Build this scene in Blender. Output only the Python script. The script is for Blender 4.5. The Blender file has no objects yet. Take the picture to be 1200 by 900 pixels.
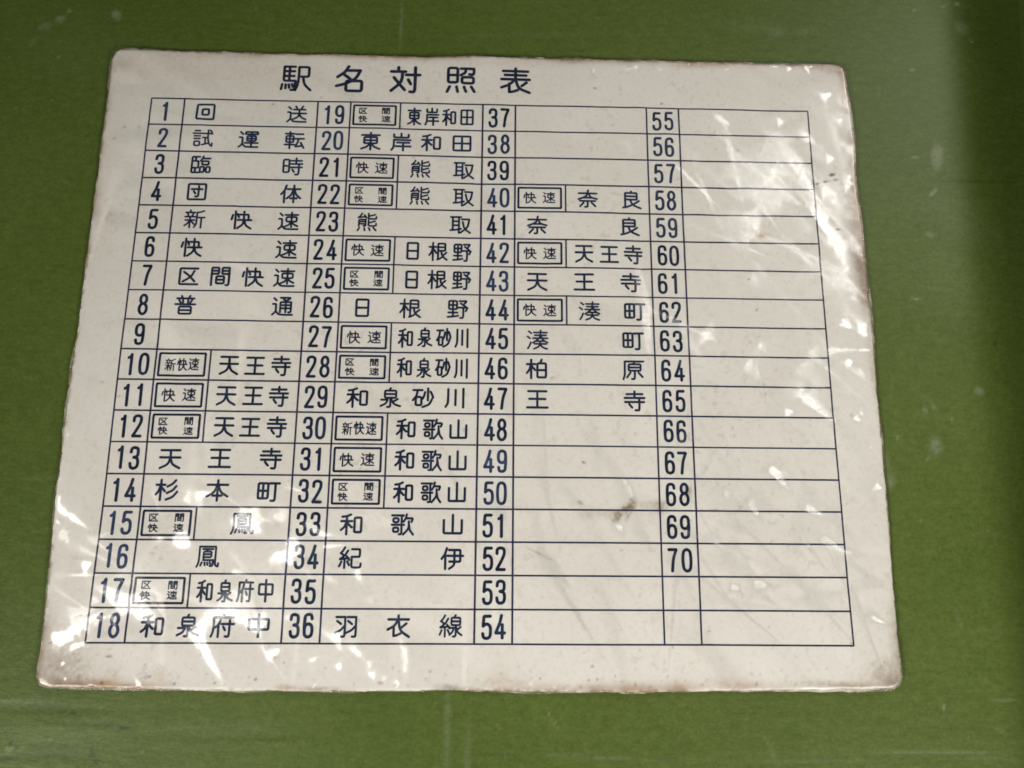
import bpy, math, random
import numpy as np
from mathutils import Matrix, Vector

random.seed(4)
rng = np.random.default_rng(7)
S = bpy.context.scene
COL = S.collection

# ------------------------------------------------------------------ camera, world, lamps, exposure
# metres; the printed table is 0.2 m high, its centre is the origin, +y runs up the page
H = 0.2
TW, NUMF = 1.27553 * H, 0.19858             # table width, share of a column taken by the number cell
FPX, CX, CY = 900.0, 600.0, 450.0           # photograph 1200 x 900
_w = np.array([-0.21916511, -0.02485499, 0.00934987])
_th = np.linalg.norm(_w); _k = _w / _th
_K = np.array([[0, -_k[2], _k[1]], [_k[2], 0, -_k[0]], [-_k[1], _k[0], 0]])
RCV = np.eye(3) + math.sin(_th) * _K + (1 - math.cos(_th)) * _K @ _K
TCV = np.array([-0.05983956, -0.05510486, 1.38669115]) * H
D = np.diag([1., -1., -1.])
CAM = D @ (-RCV.T @ TCV) + np.array([0, 0, .0016])                    # camera position in the world
Rw = D @ RCV.T @ D
cd = bpy.data.cameras.new("camera"); cam = bpy.data.objects.new("camera", cd); COL.objects.link(cam)
cd.sensor_width = 36; cd.lens = FPX / 1200 * 36; cd.clip_start = 0.01; cd.clip_end = 100
M = Matrix.Identity(4)
for i in range(3):
    for j in range(3):
        M[i][j] = Rw[i, j]
    M[i][3] = CAM[i]
cam.matrix_world = M
S.camera = cam


def plane(u, v, z=0.0015):
    """a point measured on the photograph, as a point on the sheet (or, with z=0, on the board)"""
    d = D @ (RCV.T @ np.array([(u - CX) / FPX, (v - CY) / FPX, 1.0]))
    t = (z - CAM[2]) / d[2]
    p = CAM + t * d
    return p[:2]


LAMP_A = np.array([0.62, 0.52, 0.64])       # ceiling lamp, beyond the top right corner
LAMP_B = np.array([-0.62, -0.60, 0.62])     # ceiling lamp, beyond the bottom left corner
KEY = np.array([0.37, -0.46, 0.43])


def area(name, loc, target, sx, sy, watts, col, spread=180):
    l = bpy.data.lights.new(name, 'AREA'); l.shape = 'RECTANGLE'; l.size = sx; l.size_y = sy
    l.energy = watts; l.color = col; l.spread = math.radians(spread)
    o = bpy.data.objects.new(name, l); COL.objects.link(o); o.location = loc
    o.rotation_euler = (Vector(target) - Vector(loc)).to_track_quat('-Z', 'Y').to_euler()
    return o


area("ceiling_lamp", LAMP_A, (0.17, 0.06, 0), 0.14, 0.14, 0.40, (1, .97, .925), 66)
area("ceiling_lamp", LAMP_B, (0.0, -0.22, 0), 0.28, 0.28, 1.34, (1, .97, .925), 66)
area("desk_lamp", KEY, (0.05, -0.05, 0), 0.16, 0.16, 2.0, (1, .95, .88))

W = bpy.data.worlds.new("World"); S.world = W; W.use_nodes = True
nt = W.node_tree; bg = nt.nodes["Background"]
tc = nt.nodes.new("ShaderNodeTexCoord"); wn = nt.nodes.new("ShaderNodeTexNoise")
wn.inputs["Scale"].default_value = 4.2; wn.inputs["Detail"].default_value = 2
wr = nt.nodes.new("ShaderNodeValToRGB")
wr.color_ramp.elements[0].position = .47; wr.color_ramp.elements[0].color = (.06, .057, .05, 1)
wr.color_ramp.elements[1].position = .62; wr.color_ramp.elements[1].color = (1.75, 1.6, 1.38, 1)
nt.links.new(tc.outputs["Generated"], wn.inputs["Vector"]); nt.links.new(wn.outputs["Fac"], wr.inputs["Fac"])
nt.links.new(wr.outputs["Color"], bg.inputs["Color"]); bg.inputs["Strength"].default_value = 0.15

S.view_settings.view_transform = 'Standard'; S.view_settings.look = 'None'
S.view_settings.exposure = 0.0; S.view_settings.gamma = 1.0
S.render.engine = 'CYCLES'
S.cycles.max_bounces = 6
S.cycles.filter_width = 1.7


# ------------------------------------------------------------------ small helpers
def vnoise(x, y, seed=0):
    """smooth value noise, 0..1"""
    x = np.asarray(x, float); y = np.asarray(y, float)
    xi = np.floor(x).astype(np.int64); yi = np.floor(y).astype(np.int64)
    fx = x - xi; fy = y - yi
    fx = fx * fx * (3 - 2 * fx); fy = fy * fy * (3 - 2 * fy)

    def h(a, b):
        n = (a * 374761393 + b * 668265263 + seed * 1442695041) & 0x7fffffff
        n = ((n ^ (n >> 13)) * 1274126177) & 0x7fffffff
        return ((n ^ (n >> 16)) & 0xffff) / 65535.0
    return (h(xi, yi) * (1 - fx) + h(xi + 1, yi) * fx) * (1 - fy) + (h(xi, yi + 1) * (1 - fx) + h(xi + 1, yi + 1) * fx) * fy


def fbm(x, y, seed=0, o=3):
    s = 0; a = .5
    for i in range(o):
        s = s + a * vnoise(x * 2 ** i, y * 2 ** i, seed + i * 17); a *= .5
    return s / (1 - .5 ** o)


def link_mesh(name, verts, faces, mat, parent=None, normals=None, smooth=True):
    me = bpy.data.meshes.new(name); me.from_pydata([tuple(v) for v in verts], [], faces)
    me.materials.append(mat)
    if smooth:
        me.polygons.foreach_set("use_smooth", [True] * len(me.polygons))
    me.update()
    if normals is not None:
        me.normals_split_custom_set_from_vertices([tuple(n) for n in normals])
    o = bpy.data.objects.new(name, me); COL.objects.link(o)
    if parent:
        o.parent = parent
    return o


def grid_mesh(name, X, Y, Z, mat, parent=None):
    n, m = X.shape
    me = bpy.data.meshes.new(name)
    co = np.stack([X, Y, Z], -1).reshape(-1, 3).astype(np.float32)
    i = np.arange(n * m).reshape(n, m)
    q = np.stack([i[:-1, :-1], i[:-1, 1:], i[1:, 1:], i[1:, :-1]], -1).reshape(-1, 4).astype(np.int32)
    if Y[-1, 0] < Y[0, 0]:
        q = np.ascontiguousarray(q[:, ::-1])
    me.vertices.add(len(co)); me.vertices.foreach_set("co", co.ravel())
    me.loops.add(q.size); me.loops.foreach_set("vertex_index", q.ravel())
    me.polygons.add(len(q)); me.polygons.foreach_set("loop_start", np.arange(0, q.size, 4, dtype=np.int32))
    me.polygons.foreach_set("loop_total", np.full(len(q), 4, dtype=np.int32))
    me.update(calc_edges=True); me.validate()
    me.polygons.foreach_set("use_smooth", np.ones(len(q), dtype=bool))
    me.materials.append(mat)
    o = bpy.data.objects.new(name, me); COL.objects.link(o)
    if parent:
        o.parent = parent
    return o


def set_color(o, name, rgb):
    a = o.data.attributes.new(name, 'FLOAT_COLOR', 'POINT')
    c = np.concatenate([rgb.reshape(-1, 3), np.ones((rgb.size // 3, 1))], 1).astype(np.float32)
    a.data.foreach_set("color", c.ravel())


# ------------------------------------------------------------------ materials
def new_mat(name):
    m = bpy.data.materials.new(name); m.use_nodes = True
    t = m.node_tree
    return m, t, t.nodes["Principled BSDF"]


def node(t, kind, **kw):
    n = t.nodes.new(kind)
    for k, v in kw.items():
        setattr(n, k, v)
    return n


def noise(t, scale, detail=3, rough=.5, stretch=(1, 1, 1)):
    tc = node(t, "ShaderNodeTexCoord"); mp = node(t, "ShaderNodeMapping")
    mp.inputs["Scale"].default_value = stretch
    n = node(t, "ShaderNodeTexNoise"); n.inputs["Scale"].default_value = scale
    n.inputs["Detail"].default_value = detail; n.inputs["Roughness"].default_value = rough
    t.links.new(tc.outputs["Object"], mp.inputs["Vector"]); t.links.new(mp.outputs["Vector"], n.inputs["Vector"])
    return n.outputs["Fac"]


def ramp(t, src, p0, c0, p1, c1):
    r = node(t, "ShaderNodeValToRGB")
    r.color_ramp.elements[0].position = p0; r.color_ramp.elements[0].color = (*c0, 1)
    r.color_ramp.elements[1].position = p1; r.color_ramp.elements[1].color = (*c1, 1)
    t.links.new(src, r.inputs["Fac"]); return r.outputs["Color"]


def mul(t, a, b, f=1.0):
    m = node(t, "ShaderNodeMix", data_type='RGBA', blend_type='MULTIPLY')
    m.inputs["Factor"].default_value = f
    t.links.new(a, m.inputs[6]); t.links.new(b, m.inputs[7]); return m.outputs[2]


def film_coat(t, b):
    """the clear plastic film bonded over paper and ink"""
    b.inputs["Roughness"].default_value = .75; b.inputs["Specular IOR Level"].default_value = .15
    b.inputs["Coat Weight"].default_value = .62; b.inputs["Coat IOR"].default_value = 1.5
    r = noise(t, 900, 3, .6)
    mr = node(t, "ShaderNodeMapRange")
    mr.inputs[1].default_value = .35; mr.inputs[2].default_value = .7
    mr.inputs[3].default_value = .19; mr.inputs[4].default_value = .30
    t.links.new(r, mr.inputs[0]); t.links.new(mr.outputs[0], b.inputs["Coat Roughness"])
    bn = noise(t, 420, 3, .55)
    bu = node(t, "ShaderNodeBump"); bu.inputs["Strength"].default_value = .12; bu.inputs["Distance"].default_value = .0004
    t.links.new(bn, bu.inputs["Height"]); t.links.new(bu.outputs["Normal"], b.inputs["Coat Normal"])


PAPER, t, b = new_mat("laminated_paper")
at = node(t, "ShaderNodeAttribute", attribute_name="stain_shade")
c1 = ramp(t, noise(t, 22, 4, .6), .3, (.70, .675, .618), .7, (.745, .725, .672))
c2 = ramp(t, noise(t, 500, 4, .7), .30, (.92, .91, .88), .50, (1, 1, 1))
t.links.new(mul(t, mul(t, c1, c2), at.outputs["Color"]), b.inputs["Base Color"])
film_coat(t, b)

INK, t, b = new_mat("navy_ink")
oi = node(t, "ShaderNodeObjectInfo")
c1 = ramp(t, noise(t, 260, 4, .65), .38, (.55, .6, .75), .72, (1.9, 1.8, 1.7))
t.links.new(mul(t, oi.outputs["Color"], c1), b.inputs["Base Color"])
film_coat(t, b)

CARD, t, b = new_mat("backing_card")
t.links.new(ramp(t, noise(t, 160, 4, .6), .35, (.50, .46, .36), .7, (.74, .70, .58)), b.inputs["Base Color"])
b.inputs["Roughness"].default_value = .6

FILM, t, b = new_mat("film_edge")
b.inputs["Roughness"].default_value = .10; b.inputs["IOR"].default_value = 1.5
t.links.new(ramp(t, noise(t, 210, 4, .65), .38, (.27, .22, .16), .62, (.66, .62, .53)), b.inputs["Base Color"])
al = node(t, "ShaderNodeMapRange"); al.inputs[1].default_value = .4; al.inputs[2].default_value = .66
al.inputs[3].default_value = .15; al.inputs[4].default_value = .8
t.links.new(noise(t, 120, 3, .6), al.inputs[0]); t.links.new(al.outputs[0], b.inputs["Alpha"])
bu = node(t, "ShaderNodeBump"); bu.inputs["Strength"].default_value = .8; bu.inputs["Distance"].default_value = .001
t.links.new(noise(t, 800, 3, .6), bu.inputs["Height"]); t.links.new(bu.outputs["Normal"], b.inputs["Normal"])

BOARD, t, b = new_mat("green_board")
at = node(t, "ShaderNodeAttribute", attribute_name="scuff")
c1 = ramp(t, noise(t, 9, 4, .6), .3, (.072, .109, .0155), .72, (.096, .137, .026))
c2 = ramp(t, noise(t, 90, 4, .7, (1, 6, 1)), .3, (.93, .935, .92), .72, (1.06, 1.05, 1.06))
c3 = mul(t, ramp(t, noise(t, 1100, 3, .75), .3, (.78, .79, .72), .72, (1.2, 1.18, 1.34)), ramp(t, noise(t, 260, 4, .7, (1, 1.6, 1)), .32, (.86, .88, .84), .70, (1.14, 1.12, 1.2)))
mx = node(t, "ShaderNodeMix", data_type='RGBA'); 
sp = node(t, "ShaderNodeSeparateColor")
t.links.new(at.outputs["Color"], sp.inputs["Color"])
t.links.new(sp.outputs["Red"], mx.inputs["Factor"])
t.links.new(mul(t, mul(t, c1, c2), c3), mx.inputs[6]); mx.inputs[7].default_value = (.30, .33, .22, 1)
mx2 = node(t, "ShaderNodeMix", data_type='RGBA')
t.links.new(sp.outputs["Green"], mx2.inputs["Factor"]); t.links.new(mx.outputs[2], mx2.inputs[6])
mx2.inputs[7].default_value = (.018, .026, .006, 1)
t.links.new(mx2.outputs[2], b.inputs["Base Color"])
b.inputs["Roughness"].default_value = .48; b.inputs["Specular IOR Level"].default_value = .22
bu = node(t, "ShaderNodeBump"); bu.inputs["Strength"].default_value = .25; bu.inputs["Distance"].default_value = .0006
t.links.new(noise(t, 240, 4, .7, (1, 2.5, 1)), bu.inputs["Height"]); t.links.new(bu.outputs["Normal"], b.inputs["Normal"])

# ------------------------------------------------------------------ the green board under the sheet
fine_x = np.arange(-.235, .236, .0009); fine_y = np.arange(-.185, .186, .0009)
far = np.array([.02, .05, .1, .2, .35, .6])
xs = np.concatenate([-.235 - far[::-1], fine_x, fine_x[-1] + far]); ys = np.concatenate([-.185 - far[::-1], fine_y, fine_y[-1] + far])
X, Y = np.meshgrid(xs, ys)
Z = (fbm(X * 25, Y * 45, 3) - .5) * .0003
scuff = np.zeros(X.shape + (3,))


def brush(X, Y, u, v, ru, rv, ang, z=0., soft=2.0, seed=1, br=.5, fr=900):
    """ragged elliptical patch; radii in photograph pixels"""
    c = plane(u, v, z); k = np.linalg.norm(plane(u + 1, v, z) - c)
    a = math.radians(ang); dx = X - c[0]; dy = Y - c[1]
    s = (dx * math.cos(a) + dy * math.sin(a)) / (ru * k); q = (-dx * math.sin(a) + dy * math.cos(a)) / (rv * k)
    r = s * s + q * q
    w = np.exp(-np.power(np.maximum(r, 1e-9), soft / 2.0))
    w[r > 9] = 0
    n = vnoise(X * fr, Y * fr, seed)
    return np.clip(w * (1 - br + br * 2 * n), 0, 1)


# pale rubbed marks and chips (angle counter-clockwise in degrees)
for (u, v, a, b_, g, s_, m) in [
    (1108, 6, 6, 1.6, 25, .45, 4), (1122, 4, 4, 2, -30, .55, 4), (1128, 33, 9, 7, -60, .22, 4), (1138, 47, 4, 1.5, -55, .4, 4),
    (1099, 183, 7, 17, -10, .30, 4), (1094, 225, 6, 2.5, 45, .5, 4), (1072, 11, 2.2, 2.2, 0, .35, 4), (1070, 81, 3, 2, 0, .38, 4),
    (1073, 184, 4, 1, 0, .35, 4), (1074, 350, 6, 2, -12, .5, 4), (1148, 458, 6, 5, -30, .3, 4), (1085, 480, 2, 5, 30, .35, 3),
    (1096, 478, 2, 5, 30, .3, 3), (1097, 522, 7, 10, 0, .30, 3), (1096, 519, 3, 4, 0, .3, 3), (1088, 538, 4, 1.5, 40, .3, 3), (1117, 492, 1.5, 4, 0, .3, 3),
    (1044, 562, 5, 11, 0, .28, 3), (1040, 540, 3, 8, 0, .2, 3), (1052, 512, 1.5, 5, 20, .3, 3), (1107, 829, 2, 3, 0, .35, 3), (1157, 797, 1, 5, 35, .35, 3),
    (70, 22, 6, 5, 20, .28, 4), (52, 30, 8, 5, 20, .2, 4), (38, 48, 3, 8, -30, .14, 3), (136, 17, 5, 7, 30, .3, 3), (80, 12, 2, 2, 0, .3, 3),
    (67, 66, 2, 1.5, 0, .3, 3), (10, 878, 5, 3, 0, .35, 3), (92, 879, 3, 1, 0, .45, 3), (24, 878, 3, 3, 0, .2, 3), (30, 822, 28, 3, 0, .18, 2),
    (6, 822, 10, 2, 0, .25, 2), (115, 845, 40, 3, 0, .12, 2), (905, 880, 2, 20, 30, .14, 2), (648, 845, 1.2, 14, 30, .30, 3), (585, 852, 6, 1.2, -40, .25, 3),
    (524, 860, 4, 60, 0, .14, 2), (548, 880, 4, 30, 0, .10, 2), (700, 888, 60, 1.5, -3, .15, 2), (960, 893, 100, 1.2, 0, .12, 2), (1100, 882, 60, 1.5, 0, .18, 2),
    (945, 36, 12, 4, 10, .10, 2), (880, 30, 30, 8, 0, .06, 2), (910, 36, 10, 6, 0, .12, 2), (1130, 260, 50, 25, -40, .07, 2), (1120, 330, 40, 40, 0, .06, 2),
    (1090, 275, 5, 4, 0, .2, 3), (470, 30, 1.5, 30, 0, .2, 2), (90, 60, 60, 40, 0, .03, 2), (240, 855, 90, 8, 0, .08, 2), (80, 865, 60, 8, 0, .10, 2),
    (620, 40, 80, 3, 2, .06, 2), (1160, 890, 40, 1.5, 0, .15, 2), (50, 560, 25, 2, 0, .10, 2), (30, 640, 20, 2, 0, .08, 2), (1110, 640, 30, 1.5, 20, .08, 2),
    (1150, 740, 30, 1.5, 5, .08, 2), (1080, 610, 2, 2, 0, .25, 3), (20, 400, 2, 1.5, 0, .25, 3), (300, 10, 2, 2, 0, .25, 3), (700, 20, 2.5, 1.5, 0, .25, 3)]:
    scuff[..., 0] = np.maximum(scuff[..., 0], s_ * brush(X, Y, u, v, a, b_, g, 0., m, int(u * 7 + v), .85, 1300) * 1.25)
# small scratches and dust scattered over the board
for i in range(150):
    u, v = random.uniform(-40, 1240), random.uniform(-40, 940)
    scuff[..., 0] = np.maximum(scuff[..., 0], random.uniform(.08, .30) * brush(X, Y, u, v, random.choice((1.2, 1.6, 2.5, 7, 12)), random.uniform(.8, 1.3), random.uniform(0, 180), 0., 3, i, .5, 900))
# dark nicks
for (u, v, a, b_, g, s_) in [(11, 872, 2.5, 3, 0, .8), (108, 880, 2, 3, 0, .6), (111, 884, 6, 1.2, 12, .8), (112, 893, 3, 3, 0, .6), (145, 853, 8, 1.4, 3, .7),
                             (120, 851, 40, 2, -3, .35), (82, 835, 8, 1.2, -22, .7), (50, 832, 60, 4, 0, .25), (8, 889, 14, 2, 0, .6), (60, 886, 50, 3, 0, .3),
                             (1135, 212, 36, 1.6, 0, .45), (1167, 402, 3, 3, 0, .5), (575, 885, 30, 2, 0, .2), (300, 868, 60, 2, 0, .18), (996, 33, 2, 2, 0, .3),
                             (60, 326, 10, 1, 5, .25), (50, 380, 20, 1.5, 8, .2), (1020, 97, 40, 1.2, -2, .22)]:
    scuff[..., 1] = np.maximum(scuff[..., 1], s_ * brush(X, Y, u, v, a, b_, g, 0., 3, int(u + 3 * v), .5, 900))
for (u, v, a, b_, dz) in [(60, 832, 90, 4, -.00012), (70, 850, 110, 6, .00008), (60, 888, 80, 4, -.0001), (300, 870, 160, 7, .0001), (700, 880, 200, 7, .00008), (1050, 886, 150, 7, -.00008)]:
    Z += dz * brush(X, Y, u, v, a, b_, 0, 0., 2, 1, 0)
board = grid_mesh("tabletop", X, Y, Z - .0004, BOARD)
set_color(board, "scuff", scuff)
board["kind"] = "structure"

# upright green board added out of view, to cast shade along the right edge
P0 = plane(1214, -60, 0.); P1 = plane(1226, 960, 0.)
vs = []
N = 40
for i in range(N + 1):
    f = i / N
    x = P0[0] + (P1[0] - P0[0]) * f; y = .30 - .60 * f
    h = .058 - .034 * f + .001 * math.sin(f * 19)
    vs += [(x, y, -.001), (x + .002, y, h), (x + .006, y, h), (x + .006, y, -.001)]
fs = []
for i in range(N):
    a = 4 * i
    for k in range(3):
        fs.append((a + k, a + k + 1, a + 5 + k, a + 4 + k))
fs += [(0, 3, 2, 1), (4 * N, 4 * N + 1, 4 * N + 2, 4 * N + 3)]
side = link_mesh("shade_board", vs, fs, BOARD, smooth=False); side["kind"] = "structure"

# ------------------------------------------------------------------ the sheet: outline, relief
sign = bpy.data.objects.new("laminated_sign", None); COL.objects.link(sign)
sign.empty_display_size = .05
sign["label"] = "creased white laminated chart with navy numbers and Japanese station names, dirty at its edges"
sign["category"] = "sign"

ZS = .0016


def poly(pts):
    return np.array([plane(u, v, ZS) for u, v in pts])


def resample(P, n):
    d = np.concatenate([[0], np.cumsum(np.linalg.norm(np.diff(P, axis=0), axis=1))])
    s = np.linspace(0, d[-1], n)
    return np.stack([np.interp(s, d, P[:, 0]), np.interp(s, d, P[:, 1])], 1)


NU, NV = 620, 520
eT = resample(poly([(137, 63), (143, 59), (180, 58), (300, 61), (420, 63), (500, 66), (560, 65), (640, 68), (760, 70), (850, 72), (925, 74), (978, 76), (987, 80)]), NU)
eB = resample(poly([(46, 803), (55, 807), (120, 808), (200, 810), (330, 811), (480, 812), (530, 810), (590, 812), (760, 813), (900, 811), (1000, 809), (1043, 808), (1053, 802)]), NU)
eL = resample(poly([(137, 63), (132, 72), (124, 125), (113, 205), (105, 265), (97, 325), (95, 340), (88, 400), (80, 450), (72, 520), (65, 575), (62, 610), (56, 670), (51, 730), (44, 775), (42, 792), (46, 803)]), NV)
eR = resample(poly([(987, 80), (991, 88), (998, 130), (1003, 165), (1005, 215), (1012, 260), (1016, 310), (1022, 370), (1026, 420), (1030, 470), (1036, 530), (1042, 600), (1047, 660), (1051, 720), (1055, 765), (1057, 792), (1053, 802)]), NV)
eT[:, 1] -= .0005; eB[:, 1] += .0005; eL[:, 0] += .0005; eR[:, 0] -= .0005
eT[0] = eL[0] = (eL[0, 0], eT[0, 1]); eT[-1] = eR[0] = (eR[0, 0], eT[-1, 1]); eB[0] = eL[-1] = (eL[-1, 0], eB[0, 1]); eB[-1] = eR[-1] = (eR[-1, 0], eB[-1, 1])
for e, n_, sd in ((eT, NU, 1), (eB, NU, 2)):
    s = np.arange(n_); w = np.clip(np.minimum(s, n_ - 1 - s) / 12., 0, 1)
    e[:, 1] += w * ((fbm(s / 14., s * 0, sd, 4) - .5) * .0005)
for e, n_, sd in ((eL, NV, 3), (eR, NV, 4)):
    s = np.arange(n_); w = np.clip(np.minimum(s, n_ - 1 - s) / 12., 0, 1)
    e[:, 0] += w * ((fbm(s / 14., s * 0, sd, 4) - .5) * .0005)
U, V = np.meshgrid(np.linspace(0, 1, NU), np.linspace(0, 1, NV))
X = (1 - V) * eT[None, :, 0] + V * eB[None, :, 0] + (1 - U) * eL[:, None, 0] + U * eR[:, None, 0] \
    - ((1 - U) * (1 - V) * eT[0, 0] + U * (1 - V) * eT[-1, 0] + (1 - U) * V * eB[0, 0] + U * V * eB[-1, 0])
Y = (1 - V) * eT[None, :, 1] + V * eB[None, :, 1] + (1 - U) * eL[:, None, 1] + U * eR[:, None, 1] \
    - ((1 - U) * (1 - V) * eT[0, 1] + U * (1 - V) * eT[-1, 1] + (1 - U) * V * eB[0, 1] + U * V * eB[-1, 1])

# creases of the film: (u, v, half length, half width, angle ccw, strength 0..1, lamp)
CREASE = []
RIPPLE = []


def crease(u, v, L, Wd, ang, k=1.0, lamp=None):
    c = plane(u, v, ZS); px = np.linalg.norm(plane(u + 1, v, ZS) - c)
    p = np.array([c[0], c[1], ZS])
    best = None
    for nm, l in (('A', LAMP_A), ('B', LAMP_B)):
        a = CAM - p; a /= np.linalg.norm(a); q = l - p; q /= np.linalg.norm(q)
        n = a + q; g = np.array([-n[0] / n[2], -n[1] / n[2]])
        if (lamp is None and (best is None or np.linalg.norm(g) < np.linalg.norm(best))) or lamp == nm:
            best = g
    CREASE.append((c[0], c[1], L * px, Wd * px, math.radians(ang), best[0] * k, best[1] * k))


# bottom left corner
crease(140, 703, 18, 6, -32, .84)
crease(172, 722, 26, 8, -35, .88)
crease(147, 704, 9, 6, 30, .85)
crease(92, 735, 26, 4, 35, .9)
crease(69, 745, 5, 3, 20, 1.0)
crease(245, 770, 28, 5, -57, 1.0)
crease(232, 745, 10, 6, -60, .9)
crease(190, 765, 3.5, 26, 0, .45)
crease(272, 718, 12, 8, -40, 1.0)
crease(285, 708, 14, 9, -45, .7)
crease(302, 732, 9, 9, -60, 1.0)
crease(248, 728, 10, 10, 0, .6)
crease(216, 632, 10, 6, -40, 1.0)
crease(212, 638, 9, 5, -30, .8)
crease(282, 610, 9, 9, -45, 1.0)
crease(298, 618, 11, 8, -35, 1.0)
crease(330, 605, 8, 8, -55, .8)
crease(338, 655, 10, 7, -50, 1.0)
crease(346, 640, 12, 6, -55, .8)
crease(82, 604, 24, 4, -33, .9)
crease(66, 592, 5, 4, -33, 1.0)
crease(102, 662, 5, 4, 30, 1.0)
crease(186, 632, 8, 4, 0, .8)
crease(228, 586, 16, 5, -30, .75)
crease(395, 748, 9, 5, -70, 1.0)
crease(417, 762, 12, 4, -40, .9)
crease(397, 781, 4, 4, -60, 1.0)
crease(437, 792, 6, 3, -70, 1.0)
crease(420, 675, 9, 4, -60, .9)
crease(474, 765, 5, 20, 10, .85)
crease(545, 765, 3, 40, 0, .5)
crease(350, 735, 3, 40, 0, .45)
crease(110, 806, 2.5, 5, 30, .95)
crease(163, 802, 2.5, 5, 20, .9)
crease(52, 801, 6, 5, 0, 1.0)
crease(75, 777, 2, 2, 0, 1.0)
crease(78, 795, 1.8, 1.8, 0, .9)
crease(180, 680, 40, 12, -25, .4)
crease(255, 690, 30, 12, -40, .5)
crease(320, 700, 12, 30, 20, .5)
crease(60, 690, 20, 8, 70, .4)
# right hand side
crease(904, 208, 3, 8, -35, 1.0)
crease(900, 232, 22, 16, -70, .68)
crease(878, 260, 16, 14, 60, .78)
crease(895, 205, 22, 18, -60, .58)
crease(868, 285, 8, 10, -60, .72)
crease(940, 205, 4, 22, 30, .78)
crease(925, 180, 24, 8, -40, .55)
crease(957, 240, 4, 13, 10, 1.0)
crease(965, 262, 4, 18, 28, 1.0)
crease(978, 238, 5, 14, 12, .9)
crease(967, 226, 3.5, 4, 0, 1.0)
crease(994, 216, 3.5, 4, 0, 1.0)
crease(973, 186, 3.5, 3, 0, 1.0)
crease(984, 290, 7, 22, 20, .8)
crease(968, 113, 5, 3, 25, 1.0)
crease(915, 143, 3, 3, 0, 1.0)
crease(944, 80, 1.6, 6, 30, 1.0)
crease(925, 81, 2.6, 2.2, 0, 1.0)
crease(934, 78, 2, 2, 0, .95)
crease(955, 76, 6, 3, -20, 1.0)
crease(993, 380, 8, 5, -35, 1.0)
crease(1010, 383, 5, 9, 20, 1.0)
crease(1012, 390, 5, 3, -50, .9)
crease(1000, 410, 26, 2.5, 0, .9)
crease(996, 424, 3.5, 3.5, 0, 1.0)
crease(955, 474, 22, 4.5, -42, 1.0)
crease(965, 482, 16, 4, -40, .9)
crease(925, 483, 6, 4, 0, 1.0)
crease(922, 462, 10, 14, -60, .55)
crease(1005, 491, 5, 3, -30, 1.0)
crease(1010, 484, 3, 3, -30, 1.0)
crease(910, 556, 12, 4.5, -52, 1.0)
crease(920, 570, 8, 4, -45, .8)
crease(952, 518, 3.5, 6, 15, .85)
crease(886, 600, 12, 3.5, -55, .95)
crease(952, 598, 10, 4, -25, 1.0)
crease(978, 640, 9, 3.5, -35, .95)
crease(1000, 648, 12, 3, -15, .9)
crease(860, 687, 5, 3.5, -10, .95)
crease(866, 693, 6, 3, -45, .85)
crease(1030, 727, 12, 3, -25, 1.0)
crease(1030, 571, 4, 3, -20, 1.0)
crease(1006, 462, 26, 4, -12, .6)
crease(1000, 360, 50, 12, -30, .4)
crease(830, 392, 7, 12, -30, .95)
crease(824, 430, 10, 30, 15, .6)
crease(757, 370, 5, 46, 4, .9)
crease(752, 345, 8, 22, 0, .6)
crease(668, 402, 5, 14, 28, .7)
crease(712, 540, 4, 20, 32, .8)
crease(698, 515, 4, 26, 10, .6)
crease(738, 575, 4, 16, 20, .85)
crease(726, 618, 4, 7, 35, 1.0)
crease(640, 652, 10, 3, -35, .7)
crease(735, 171, 5, 8, 40, .7)
crease(905, 410, 8, 12, -40, .6)
crease(880, 445, 8, 12, -40, .5)
crease(880, 340, 40, 8, 20, .35)
crease(930, 330, 40, 8, 30, .35)
# long folds of the loose film on the right and along the bottom left
for i in range(34):
    u, v = random.uniform(800, 1030), random.uniform(120, 760)
    crease(u, v, random.uniform(22, 60), random.uniform(1.3, 2.6), random.gauss(-52, 16), random.uniform(.5, .82))
for i in range(14):
    u, v = random.uniform(60, 420), random.uniform(560, 790)
    crease(u, v, random.uniform(18, 42), random.uniform(1.3, 2.4), random.gauss(-42, 18), random.uniform(.5, .82))
for i in range(10):
    crease(random.uniform(420, 820), random.uniform(420, 780), random.uniform(22, 60), random.uniform(1.5, 3), random.gauss(-68, 16), random.uniform(.4, .66))
for i in range(60):
    crease(random.uniform(110, 1010), random.uniform(95, 790), random.uniform(18, 60), random.uniform(2, 6), random.gauss(-60, 30), random.uniform(.15, .45))
# crinkles that half catch a lamp
for i in range(46):
    u, v = random.uniform(830, 1035), random.uniform(110, 720)
    crease(u, v, random.uniform(4, 16), random.uniform(2, 6), random.uniform(-75, 0), random.uniform(.5, .95))
for i in range(40):
    u, v = random.uniform(60, 460), random.uniform(570, 800)
    crease(u, v, random.uniform(4, 16), random.uniform(1.6, 4.5), random.uniform(-75, 40), random.uniform(.5, .95))
for i in range(22):
    u, v = random.uniform(560, 840), random.uniform(330, 700)
    crease(u, v, random.uniform(6, 18), random.uniform(2.5, 6), random.uniform(-100, -40), random.uniform(.4, .75))
for i in range(46):
    t_ = random.random()
    u, v = random.choice([(985 + 70 * t_, 90 + 700 * t_), (60 + 990 * t_, 803), (700 + 285 * t_, 78), (95 - 48 * t_, 400 + 390 * t_), (1000 + 50 * t_, 140 + 500 * t_)])
    crease(u + random.gauss(0, 4) - 3, v + random.gauss(0, 4), random.uniform(1.5, 4), random.uniform(1.1, 2.2), random.uniform(-80, 80), random.uniform(.65, 1.0))
# long soft ripples over the rest of the sheet


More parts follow.
